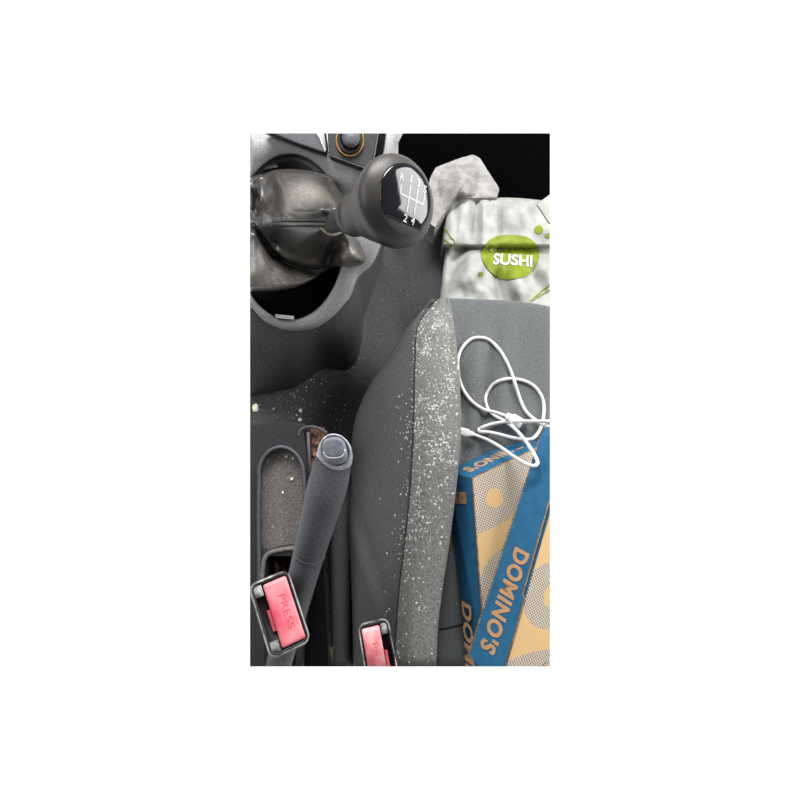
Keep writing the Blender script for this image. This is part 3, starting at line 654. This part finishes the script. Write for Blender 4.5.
# box leaning under the other: its corner K near the bolster
K, Rr, Ll = P(472.5, 478, 0.552), P(640, 399, 0.640), P(489, 720, 0.515)
X = Rr + Ll - K
Kb, Rb, Lb = P(447, 471, 0.597), P(614, 394, 0.685), P(474, 712, 0.560)
rootA, nA = pizza_box('blue and kraft pizza box lying against the seat bolster under the other box', [K, Rr, X, Ll], [Kb, Rb, Rb + Lb - Kb, Lb],
    [(480, 488, 62, 42, 1), (494, 498, 8.5, 9.5, -1), (524, 606, 42, 66, 1)])
def side_print(a, b, c, off):                        # a: corner on lid, b: along the lid edge, c: towards the base
    u = (b - a).normalized(); n = u.cross(c - a).normalized(); n = n if n.dot(CAM - a) > 0 else -n
    w = n.cross(u); w = w if w.dot(c - a) < 0 else -w  # w points to the lid
    return lambda s, t: a + u * s - w * t + n * off, n, u, w
fn, nS, uS, wS = side_print(K, Ll, Kb, 0.0006)
bm = bmesh.new(); print_text(bm, "DOMINO'S", lambda x, y: fn(0.213 + x, 0.027 - y), 0.143, 0.019, 0.04, 0.12, 1.1); obj('lettering', bm, M['kraft_ink'], rootA, smooth=False)
bm = bmesh.new()
for s0, t0, w_ in ((0.016, 0.014, 0.014), (0.016, 0.030, 0.014)): quad(bm, [fn(s0, t0), fn(s0 + w_, t0), fn(s0 + w_, t0 + w_), fn(s0, t0 + w_)])
obj('tile_logo', bm, M['kraft_ink'], rootA, smooth=False)
bm = bmesh.new()
fn2 = side_print(K, Ll, Kb, 0.0009)[0]
for s0, t0 in ((0.023, 0.021), (0.020, 0.034), (0.026, 0.040)): bm.faces.new([bm.verts.new(fn2(s0 + 0.0016 * math.cos(a), t0 + 0.0016 * math.sin(a))) for a in np.linspace(0, 2 * math.pi, 13)[:-1]])
obj('logo_spots', bm, M['blue'], rootA, smooth=False)
fnT, nT, uT, wT = side_print(K, Rr, Kb, 0.0006)
bm = bmesh.new(); print_text(bm, "DOMINO'S", lambda x, y: fnT(0.056 - x, 0.026 - y), 0.100, 0.021, 0.04, 0.0, 1.1); obj('lettering', bm, M['kraft_ink'], rootA, smooth=False)
bm = bmesh.new(); teeth(bm, Kb, Lb, (Kb - K).normalized(), 52, 0.0022, -nS); obj('torn_teeth', bm, M['blue'], rootA, smooth=False)
bm = bmesh.new(); tube(bm, [K + nA * 0.0007, Ll + nA * 0.0007], 0.0009, 6); tube(bm, [K + nA * 0.0007, Rr + nA * 0.0007], 0.0009, 6); obj('cut_edge', bm, M['kraft_dark'], rootA)

# box on top, its lettered side turned up to the viewer
TR, BR, BL = P(571, 440, 0.528), P(500, 685, 0.487), P(470, 655, 0.517)
TL = hit_plane(542, 436, TR, (BR - TR).cross(BL - TR).normalized())
away = RT * 0.20 + FW * 0.09 + UP * 0.04
rootB, nB = pizza_box('upper blue and kraft pizza box with the long lettered side turned up', [TR, BR, BR + away, TR + away], [TL, BL, BL + away, TL + away],
    [(549, 595, 25, 33, 1), (551, 595, 9, 10, -1), (535, 800, 100, 156, 1)])
fn, nS, uS, wS = side_print(TR, BR, TL, 0.0034)
Lb_ = (BR - TR).length; Wb = (TR - TL).dot(wS)
jog = 0.655
poly = [(-0.002, 0.0035), (Lb_ * jog, 0.0030), (Lb_ * jog + 0.0025, -0.0005), (Lb_, -0.001), (Lb_, (TR - TL).length * 0.0 + abs((BR - BL).dot(wS))), (0, abs((TR - TL).dot(wS)))]
fl0 = side_print(TR, BR, TL, 0.0026)[0]
bl_s = (BL - TR).dot(uS)
poly = [(-0.002, 0.0035), (Lb_ * jog, 0.0030), (Lb_ * jog + 0.0025, -0.0005), (Lb_, -0.001), (bl_s, abs((BL - TR).dot(wS))), ((TL - TR).dot(uS), abs((TL - TR).dot(wS)))]
bm = bmesh.new(); plate(bm, [[fl0(s, t) for s, t in poly]], -nS * 0.0022); obj('side_flap', bm, M['blue'], rootB, smooth=False)['label'] = 'blue side flap'
ctr = hit_plane(505, 600, fn(0, 0), nS) - TR
cs, ct = ctr.dot(uS), -ctr.dot(wS)
bm = bmesh.new(); print_text(bm, "DOMINO'S", lambda x, y: fn(cs + x, ct - y + 0.06 * x), 0.112, 0.0195, 0.042, 0.12, 1.12); obj('lettering', bm, M['kraft_ink'], rootB, smooth=False)['label'] = 'kraft coloured block lettering'
bm = bmesh.new(); teeth(bm, TL + nS * 0.0026, BL + nS * 0.0026, -wS, 62, 0.0020, -nS); obj('torn_teeth', bm, M['kraft_dark'], rootB, smooth=False)
bm = bmesh.new(); plate(bm, [[TL + nS * 0.002, P(551, 423, 0.566), P(600, 408, 0.575), TR + nS * 0.002]], FW * 0.0022); obj('end_flap', bm, M['blue'], rootB, smooth=False)['label'] = 'blue end flap'
bm = bmesh.new(); pts = [fl0(s, t - 0.0005) for s, t in poly[:4]]; tube(bm, pts, 0.0008, 6); obj('cut_edge', bm, M['kraft_dark'], rootB)

# ------------------------------------------------------------------ charging cable
def c8(x, y): return (450 + x / 5.333, 330 + y / 5.333)
cable = empty('charging_cable', P(500, 400, 0.6), 'tangled white charging cable lying on the seat cushion and box corner', 'cable')
seat_b = bvh_of(cushion)
p1 = [(112, 552), (150, 566), (200, 586), (270, 625), (350, 682), (415, 718), (452, 724), (467, 702), (440, 648), (400, 588), (350, 530), (300, 490), (240, 458), (205, 425), (189, 378), (197, 338), (232, 288), (288, 263), (345, 261), (410, 276), (462, 312), (495, 370), (501, 430), (491, 500), (462, 560), (420, 584), (340, 576), (280, 561), (210, 545), (162, 543), (152, 534), (166, 522), (220, 502), (300, 489), (380, 486), (470, 487), (600, 487)]
h1 = [2, 4, 14, 40, 68, 84, 86, 82, 68, 50, 22, 8, 2, 2, 2, 2, 2, 2, 2, 2, 2, 2, 2, 4, 12, 18, 18, 12, 8, 5, 4, 5, 7, 12, 22, 42, 70]
p2 = [(316, 465), (290, 456), (245, 440), (182, 425), (122, 386), (72, 322), (46, 245), (40, 170), (60, 103), (104, 54), (150, 40), (205, 51), (260, 100), (300, 165), (332, 240), (354, 310), (374, 370), (402, 430), (442, 470), (492, 503), (530, 516), (600, 522)]
h2 = [5, 5, 4, 5, 3, 3, 3, 3, 3, 2, 2, 2, 2, 3, 5, 5, 3, 3, 6, 26, 58, 70]
bm = bmesh.new()
for pp, hh in ((p1, h1), (p2, h2)):
    a = catmull([(*c8(*q), h) for q, h in zip(pp, hh)], 8)
    pts = []
    for x, y, h in a:
        d = dcush(y) + 0.0008 - h * 0.001; q = seat_b.ray_cast(CAM, ray(x, y))[0]
        if q is not None and h < 5: d = (q - CAM).dot(FW) - 0.0022 - 0.0006 * max(h - 2, 0)
        elif q is not None: d = min(d, (q - CAM).dot(FW) - 0.0022)
        pts.append(P(x, y, d))
    for _ in range(3): pts = [pts[0]] + [(pts[i - 1] + pts[i] * 2 + pts[i + 1]) / 4 for i in range(1, len(pts) - 1)] + [pts[-1]]
    tube(bm, pts, 0.0022, 10)
obj('cord', bm, M['cable'], cable)
def plug(path, name, w, h, m):
    bm = bmesh.new(); (x0, y0, d0), (x1, y1, d1) = path
    a, b = P(x0, y0, d0), P(x1, y1, d1); t = (b - a).normalized(); s = t.cross(FW).normalized(); n = s.cross(t)
    def sec(c, w, h): return [c + s * u + n * v for u, v in rrect(w, h, min(w, h) * 0.35, 4)]
    L = (b - a).length
    rings(bm, [sec(a, w * 0.55, h * 0.6), sec(a + t * L * 0.12, w * 0.62, h * 0.7), sec(a + t * L * 0.34, w * 0.68, h * 0.75), sec(a + t * L * 0.36, w * 0.95, h), sec(a + t * L * 0.97, w, h), sec(b, w * 0.92, h * 0.9)])
    return obj(name, bm, m, cable)
q0, q1 = c8(125, 556), c8(46, 538)
plug(((*q0, 0.604), (*q1, 0.600)), 'plug', 0.0105, 0.0075, M['cable'])
q0, q1 = c8(300, 455), c8(378, 502)
pl = plug(((*q0, 0.603), (*q1, 0.607)), 'plug', 0.0145, 0.0075, M['cable'])
q0, q1 = c8(374, 500), c8(396, 518)
plug(((*q0, 0.607), (*q1, 0.610)), 'plug_tip', 0.0115, 0.0045, M['metal'])

# ------------------------------------------------------------------ bags in the footwell
bagr = empty('takeaway_bag', PZ(505, 250, 0.01), 'white takeaway bag with a green oval logo on the footwell floor', 'bag')
def crease(x, y):
    return (0.006 * gauss(x, y, 462, 222, 4, 30, 0.1) - 0.006 * gauss(x, y, 476, 222, 3, 26, 0.02) + 0.004 * gauss(x, y, 484, 220, 2.5, 24) - 0.004 * gauss(x, y, 497, 225, 3, 20)
            + 0.010 * gauss(x, y, 515, 215, 14, 12) - 0.008 * gauss(x, y, 540, 212, 9, 12, 0.5) + 0.012 * gauss(x, y, 470, 268, 7, 22, 0.5) - 0.012 * gauss(x, y, 456, 262, 7, 22, 0.5)
            - 0.010 * gauss(x, y, 500, 288, 6, 16, -0.3) + 0.010 * gauss(x, y, 518, 288, 7, 14, -0.5) - 0.010 * gauss(x, y, 534, 278, 6, 16, -0.5) + 0.003 * gauss(x, y, 468, 215, 1.6, 30) - 0.003 * gauss(x, y, 489, 222, 1.8, 24, 0.05) + 0.003 * gauss(x, y, 452, 225, 1.6, 20) + 0.005 * gauss(x, y, 524, 284, 2.2, 22, -0.7) + 0.005 * gauss(x, y, 478, 272, 2, 22, 0.55) + 0.005 * gauss(x, y, 504, 292, 2, 14, -0.2) + 0.006 * gauss(x, y, 485, 292, 10, 5) - 0.005 * gauss(x, y, 468, 294, 12, 4))
ys = [197.5, 199, 204, 212, 222, 232, 240, 244.5, 246.5, 248.5, 252, 260, 270, 280, 290, 300, 312, 326]
zz = [0.085, 0.094, 0.098, 0.097, 0.095, 0.096, 0.099, 0.099, 0.088, 0.078, 0.080, 0.086, 0.088, 0.086, 0.082, 0.080, 0.078, 0.07]
gg = []
for iy, y in enumerate(np.repeat(ys, 1)):
    xl = np.interp(y, [197, 222, 246, 248, 270, 300, 326], [445.5, 444, 443, 446, 443, 440, 438]); row = []
    for f in np.linspace(0, 1, 70):
        x = xl + (640 - xl) * f; e = 0.02 * max(0, 1 - f / 0.012) if f < 0.012 else 0
        yy = y + (4 * ((x - 500) / 50) ** 2 if y < 200 and x > 500 else 0)
        row.append(PZ(x, yy, zz[iy] + 2.3 * crease(x, y) * (1 - 0.75 * gauss(x, y, 512, 260, 20, 11)) * (0.3 if iy < 2 else 1) - e + rng.normal(0, 0.0004)))
    gg.append(row)
gg = dense(gg, 3, 1)
gg = [[Vector(p) for p in r] for r in gg]
bag = obj('bag_sheet', slab(gg, 0.012), M['bag'], bagr); bag['label'] = 'folded white bag'
bb = bvh_of(bag)
def on_bag(x, y, off=0.0008):
    p = onto(bb, x, y, off); return p if p is not None else PZ(x, y, 0.09)
def blob(bm, fx, n=56, m=10, off=0.0020):
    """print a filled outline fx(angle) -> pixel offset, draped over the bag"""
    (cx, cy), fr = fx; c = bm.verts.new(on_bag(cx, cy, off)); prev = [c] * n
    for k in range(1, m + 1):
        cur = []
        for i in range(n):
            a = 2 * math.pi * i / n; dx, dy = fr(a); cur.append(bm.verts.new(on_bag(cx + dx * k / m, cy + dy * k / m, off)))
        for i in range(n):
            j = (i + 1) % n
            if k == 1: bm.faces.new((c, cur[i], cur[j]))
            else: bm.faces.new((prev[i], cur[i], cur[j], prev[j]))
        prev = cur
def oval(a):
    c, s = math.cos(a), math.sin(a); e = 0.92
    x = 29 * (abs(c) ** e) * (1 if c > 0 else -1); y = 22.3 * (abs(s) ** e) * (1 if s > 0 else -1)
    if y > 0: x *= 1 - 0.10 * (y / 22)
    return (x, y - 1.5 * (x / 29) ** 2)
bm = bmesh.new(); blob(bm, ((510.5, 257.5), oval), 72, 16); logo = obj('oval_logo', bm, M['green'], bagr, recalc=False); logo['label'] = 'green oval logo'
for cx, cy, r in ((538.5, 230.5, 4.3), (547.5, 236.5, 2.4), (480.5, 274, 2.2)):
    bm = bmesh.new(); blob(bm, ((cx, cy), lambda a, r=r: (r * math.cos(a), r * math.sin(a))), 24, 3); obj('green_dot', bm, M['green'], bagr, recalc=False)
bm = bmesh.new(); ca, sa = math.cos(0.06), math.sin(0.06)
print_text(bm, 'SUSHI', lambda x, y: on_bag(512.5 + x * ca + y * sa, 261.0 + x * sa - y * ca, 0.0034), 39, 11, 0.03, 0.0, 1.0, True); obj('lettering', bm, M['white_print'], logo, smooth=False, recalc=False)
bm = bmesh.new()
pts = catmull([(488.5, 248), (490, 252), (492.5, 248.5), (495, 252), (497.5, 248.5), (500, 251.5), (503, 248.5), (506, 251), (509, 248), (512, 250.5), (516, 248), (519, 249)], 5)
for i in range(len(pts) - 1): seg(bm, pts[i], pts[i + 1], 0.7, lambda x, y: on_bag(x, y, 0.0030))
obj('faint_script', bm, M['green_dark'], logo, smooth=False, recalc=False)
for a, b in (((444.5, 228), (456.5, 245)), ((444, 239), (452, 246)), ((529, 302), (556, 280)), ((532, 301), (560, 284))):
    bm = bmesh.new(); N_ = 14
    for k in range(N_): seg(bm, (a[0] + (b[0] - a[0]) * k / N_, a[1] + (b[1] - a[1]) * k / N_), (a[0] + (b[0] - a[0]) * (k + 1) / N_, a[1] + (b[1] - a[1]) * (k + 1) / N_), 0.55, lambda x, y: on_bag(x, y, 0.002))
    obj('green_line', bm, M['green'], bagr, recalc=False)
def crumple(name, outline, c, ztop, label, cat, m, seed, amp, zb=0.004, nseg=90, facets=()):
    r = np.random.default_rng(seed); pl = outline
    pls = [(math.cos(a), math.sin(a), g_, o_) for a, g_, o_ in ((2.9, 0.0013, 0.006), (0.1, 0.0022, -0.006), (-1.2, 0.0020, -0.004), (1.5, 0.0016, 0.012), (-2.3, 0.0016, 0.004), (0.9, 0.0030, 0.020), (-0.5, 0.0012, 0.002))]
    fs = [(r.uniform(0, 2 * math.pi), r.uniform(0.1, 0.3), r.uniform(0, 6.28), r.uniform(-1, 1)) for _ in range(5)]
    gg = []
    for f in (0.0001, 0.08, 0.16, 0.25, 0.34, 0.43, 0.52, 0.61, 0.70, 0.78, 0.86, 0.93, 0.98, 1.0):
        row = []
        for k in range(nseg):
            a = 2 * math.pi * k / nseg; rr = ray_poly(c, a, pl) * f; x, y = c[0] + math.cos(a) * rr, c[1] + math.sin(a) * rr
            h = ztop + min(o_ - g_ * (cx_ * (x - c[0]) + cy_ * (y - c[1])) for cx_, cy_, g_, o_ in pls) - 0.02 * f ** 8
            h = max(h, 0.104)
            for (an, fq, ph, w_) in fs: h += amp * w_ * abs(math.sin(fq * (x * math.cos(an) + y * math.sin(an)) * 0.5 + ph)) * (0.35 + 0.65 * (1 - f ** 4))
            row.append(PZ(x, y, h))
        gg.append(row)
    bm = bmesh.new(); V = rings(bm, gg, True, False)
    low = [bm.verts.new((v.co.x, v.co.y, zb)) for v in V[-1]]
    for k in range(nseg):
        j = (k + 1) % nseg; bm.faces.new((V[-1][k], V[-1][j], low[j], low[k]))
    bm.faces.new(low)
    return tag(obj(name, bm, m, smooth=False), label, cat)
crumple('crumpled_bag', [(427, 200), (430, 178), (436, 167), (447, 163), (460, 158), (473, 154.5), (480, 158), (488, 171), (496, 183), (499.5, 189), (497, 197), (470, 198), (449, 199), (443, 214), (436, 228), (428, 222)], (466, 181), 0.138, 'crumpled greyish white bag behind the sushi bag', 'bag', M['bag_grey'], 5, 0.003, 0.05)
bm = bmesh.new(); plate(bm, [[PZ(x, y, z) for x, y, z in ((537, 204, 0.150), (551, 193.5, 0.160), (575, 200, 0.16), (575, 238, 0.14), (549, 222, 0.145))]], Vector((0, 0, -0.004)))
tag(obj('paper_packet', bm, M['bag'], smooth=False), 'white paper corner poking out over the top of the sushi bag', 'packet')

# ------------------------------------------------------------------ crumbs and dust
def lump(bm, c, n, s, r_):
    """one flake: a low irregular mound on the surface"""
    a = n.orthogonal().normalized(); b = n.cross(a); ph = random.uniform(0, 6.28); el = random.uniform(0.45, 1.0); k = 5
    base = [bm.verts.new(c + (a * math.cos(ph) + b * math.sin(ph)) * (s * math.cos(2 * math.pi * i / k) * random.uniform(0.6, 1.2)) + (b * math.cos(ph) - a * math.sin(ph)) * (s * el * math.sin(2 * math.pi * i / k) * random.uniform(0.6, 1.2)) + n * 0.0001) for i in range(k)]
    t = bm.verts.new(c + n * s * 0.5)
    for i in range(k): bm.faces.new((base[i], base[(i + 1) % k], t))
def scatter(name, label, cat, target, sampler, n, smin, smax, m, power=2.5):
    bv = bvh_of(target); bm = bmesh.new(); k = 0
    for _ in range(n * 6):
        if k >= n: break
        q = sampler()
        if q is None: continue
        h = bv.ray_cast(CAM, ray(*q))
        if h[0] is None: continue
        nn = h[1] if h[1].dot(ray(*q)) < 0 else -h[1]
        lump(bm, h[0], nn, smin + (smax - smin) * random.random() ** power, None); k += 1
    return tag(obj(name, bm, m, smooth=False, recalc=False), label, cat, kind='stuff')
clus = [(random.uniform(0.05, 0.95), random.uniform(308, 560), random.uniform(2, 7)) for _ in range(46)]
def bolster_s():
    if random.random() < 0.45:
        f, y0, sd = random.choice(clus); y = random.gauss(y0, sd); dx = random.gauss(0, sd * 0.6)
    else: f, y, dx = random.uniform(0.01, 0.99), random.uniform(303, 664), 0
    k = np.interp(y, [300, 330, 420, 500, 560, 600, 666], [0.5, 0.95, 1, 0.8, 0.42, 0.28, 0.18])
    if random.random() > k: return None
    l, r = np.interp(y, [q[1] for q in SEAM], [q[0] for q in SEAM]), np.interp(y, [q[1] for q in RIDGE], [q[0] for q in RIDGE])
    if random.random() < 0.10: return (random.gauss(l - 1, 2.5), y)
    if random.random() < 0.10: return (l - abs(random.gauss(0, 9)) if y > 390 else l, y)
    if y > 470 and random.random() < 0.3: return (l + 4 + abs(random.gauss(0, 5)), y)
    x = l + (r - l) * f + dx
    return (min(x, r - 0.5), y)
scatter('bolster_flakes', 'pale dry flakes scattered thickly over the seat bolster', 'flakes', cushion, bolster_s, 3400, 0.00025, 0.0021, M['dust'], 3.2)
scatter('seat_lint', 'fine grey lint over the seat cushion', 'lint', cushion, lambda: (random.uniform(352, 552), random.uniform(303, 664)), 500, 0.0003, 0.0009, M['dust_grey'])
def carp(): return (random.uniform(250, 445), random.uniform(240, 432))
scatter('carpet_lint', 'grey lint caught in the carpet', 'lint', floor, carp, 800, 0.0004, 0.0016, M['dust_grey'])
def carp2(): return (random.gauss(300, 28), random.gauss(392, 24))
scatter('carpet_specks', 'pale specks on the carpet behind the gear console', 'specks', floor, carp2, 130, 0.0005, 0.0021, M['dust'])
scatter('console_dust', 'pale dust on the silver console trim', 'dust', surround, lambda: (random.uniform(250, 400), random.uniform(133, 328)), 500, 0.0002, 0.0009, M['dust'])
scatter('console_lint', 'lint on the dark lower console', 'lint', cbody, lambda: (random.uniform(250, 358), random.uniform(318, 392)), 160, 0.0003, 0.0010, M['dust_grey'])
def boot_s():
    return random.choice([(random.gauss(308, 14), random.gauss(194, 9)), (random.gauss(285, 30), random.gauss(275, 8)), (random.uniform(252, 330), random.gauss(222, 4)), (random.uniform(250, 350), random.uniform(172, 285))])
scatter('boot_dust', 'pale grit on the leather gear boot', 'dust', boot, boot_s, 600, 0.0002, 0.0009, M['dust'])
scatter('tray_specks', 'pale specks on the tray floor', 'specks', tray, lambda: (random.uniform(261, 302), random.uniform(452, 546)), 130, 0.0003, 0.0011, M['dust'])
scatter('grip_specks', 'fine specks on the handbrake grip', 'specks', grip, lambda: (random.uniform(290, 350), random.uniform(470, 640)), 110, 0.0002, 0.0005, M['dust_grey'])
def crumb(px, py, target, s, sy_, label, m='crumb', group=None, name='crumb'):
    bv = bvh_of(target); h = bv.ray_cast(CAM, ray(px, py))
    if h[0] is None: return
    bm = bmesh.new(); bmesh.ops.create_icosphere(bm, subdivisions=2, radius=1)
    r = random.uniform(0, 3)
    for v in bm.verts:
        k = 1 + 0.22 * math.sin(v.co.x * 5 + r) * math.cos(v.co.y * 4 + r) + random.uniform(-0.08, 0.08)
        v.co = Vector((v.co.x * s * k, v.co.y * sy_ * k, v.co.z * min(s, sy_) * 0.6 * k))
    n = h[1] if h[1].z > 0 else -h[1]
    bmesh.ops.translate(bm, verts=bm.verts, vec=h[0] + n * min(s, sy_) * 0.35)
    o = obj(name, bm, M[m], smooth=False); tag(o, label, 'crumb', group)
crumb(256, 408.5, floor, 0.0045, 0.0065, 'largest cream crumb on the carpet above the rear console')
crumb(300.5, 411, floor, 0.0026, 0.0030, 'upper of two round crumbs on the carpet near the rusty bracket')
crumb(300, 420, floor, 0.0030, 0.0026, 'lower of two round crumbs on the carpet near the rusty bracket')
crumb(286.5, 456.5, tray, 0.0020, 0.0014, 'small white crumb at the rounded end of the tray')
crumb(293, 458.5, tray, 0.0014, 0.0018, 'small white crumb by the tray rim beside the bracket')
crumb(292, 479, tray, 0.0017, 0.0022, 'white crumb beside the handbrake side of the tray')
crumb(283, 492.5, tray, 0.0013, 0.0020, 'slim white crumb in the middle of the tray')
crumb(258.6, 509, tray, 0.0013, 0.0032, 'long white sliver against the outer tray rim')
scatter('cushion_flakes', 'pale flakes on the cushion beside the bolster', 'flakes', cushion, lambda: (random.gauss(474, 14), random.gauss(380, 34)), 420, 0.0003, 0.0011, M['dust_grey'], 2.4)
# torn scrap in the gear well
bm = bmesh.new(); hexa(bm, [P(275, 314, 0.585), P(294, 316, 0.585), P(294, 319.5, 0.585), P(276, 318, 0.585), P(275, 314, 0.600), P(294, 316, 0.600), P(294, 319.5, 0.6), P(276, 318, 0.6)]); bevel(bm, 0.001, 2)
tag(obj('paper_scrap', bm, M['bag_grey'], smooth=False), 'pale scrap wedged in the gap below the gear boot', 'scrap')

# ------------------------------------------------------------------ the model ends where the photograph's view ends
PLANES = []
for (pa, pb) in (((250, 133.3), (250, 666.5)), ((550, 666.5), (550, 133.3)), ((550, 133.3), (250, 133.3)), ((250, 666.5), (550, 666.5))):
    n = ray(*pa).cross(ray(*pb)).normalized()
    if n.dot(ray(400, 400)) > 0: n = -n
    PLANES.append(n)                                 # outward normals
bpy.context.view_layer.update()
for o in list(COL.objects):
    if o.type != 'MESH': continue
    Mw = o.matrix_world; me = o.data
    co = np.array([tuple(Mw @ v.co - CAM) for v in me.vertices])
    out = [n for n in PLANES if (co @ np.array(n) > 1e-6).any()]
    if not out: continue
    bm = bmesh.new(); bm.from_mesh(me); bm.transform(Mw)
    for n in out:
        r = bmesh.ops.bisect_plane(bm, geom=bm.verts[:] + bm.edges[:] + bm.faces[:], plane_co=CAM, plane_no=n, clear_outer=True, dist=1e-6)
        ed = [e for e in r['geom_cut'] if isinstance(e, bmesh.types.BMEdge) and len(e.link_faces) == 1]
        if ed:
            try: bmesh.ops.triangle_fill(bm, use_beauty=True, edges=ed)
            except Exception: pass
    if len(bm.verts) == 0:
        bm.free(); bpy.data.objects.remove(o); continue
    bm.transform(Mw.inverted()); bm.to_mesh(me); bm.free()
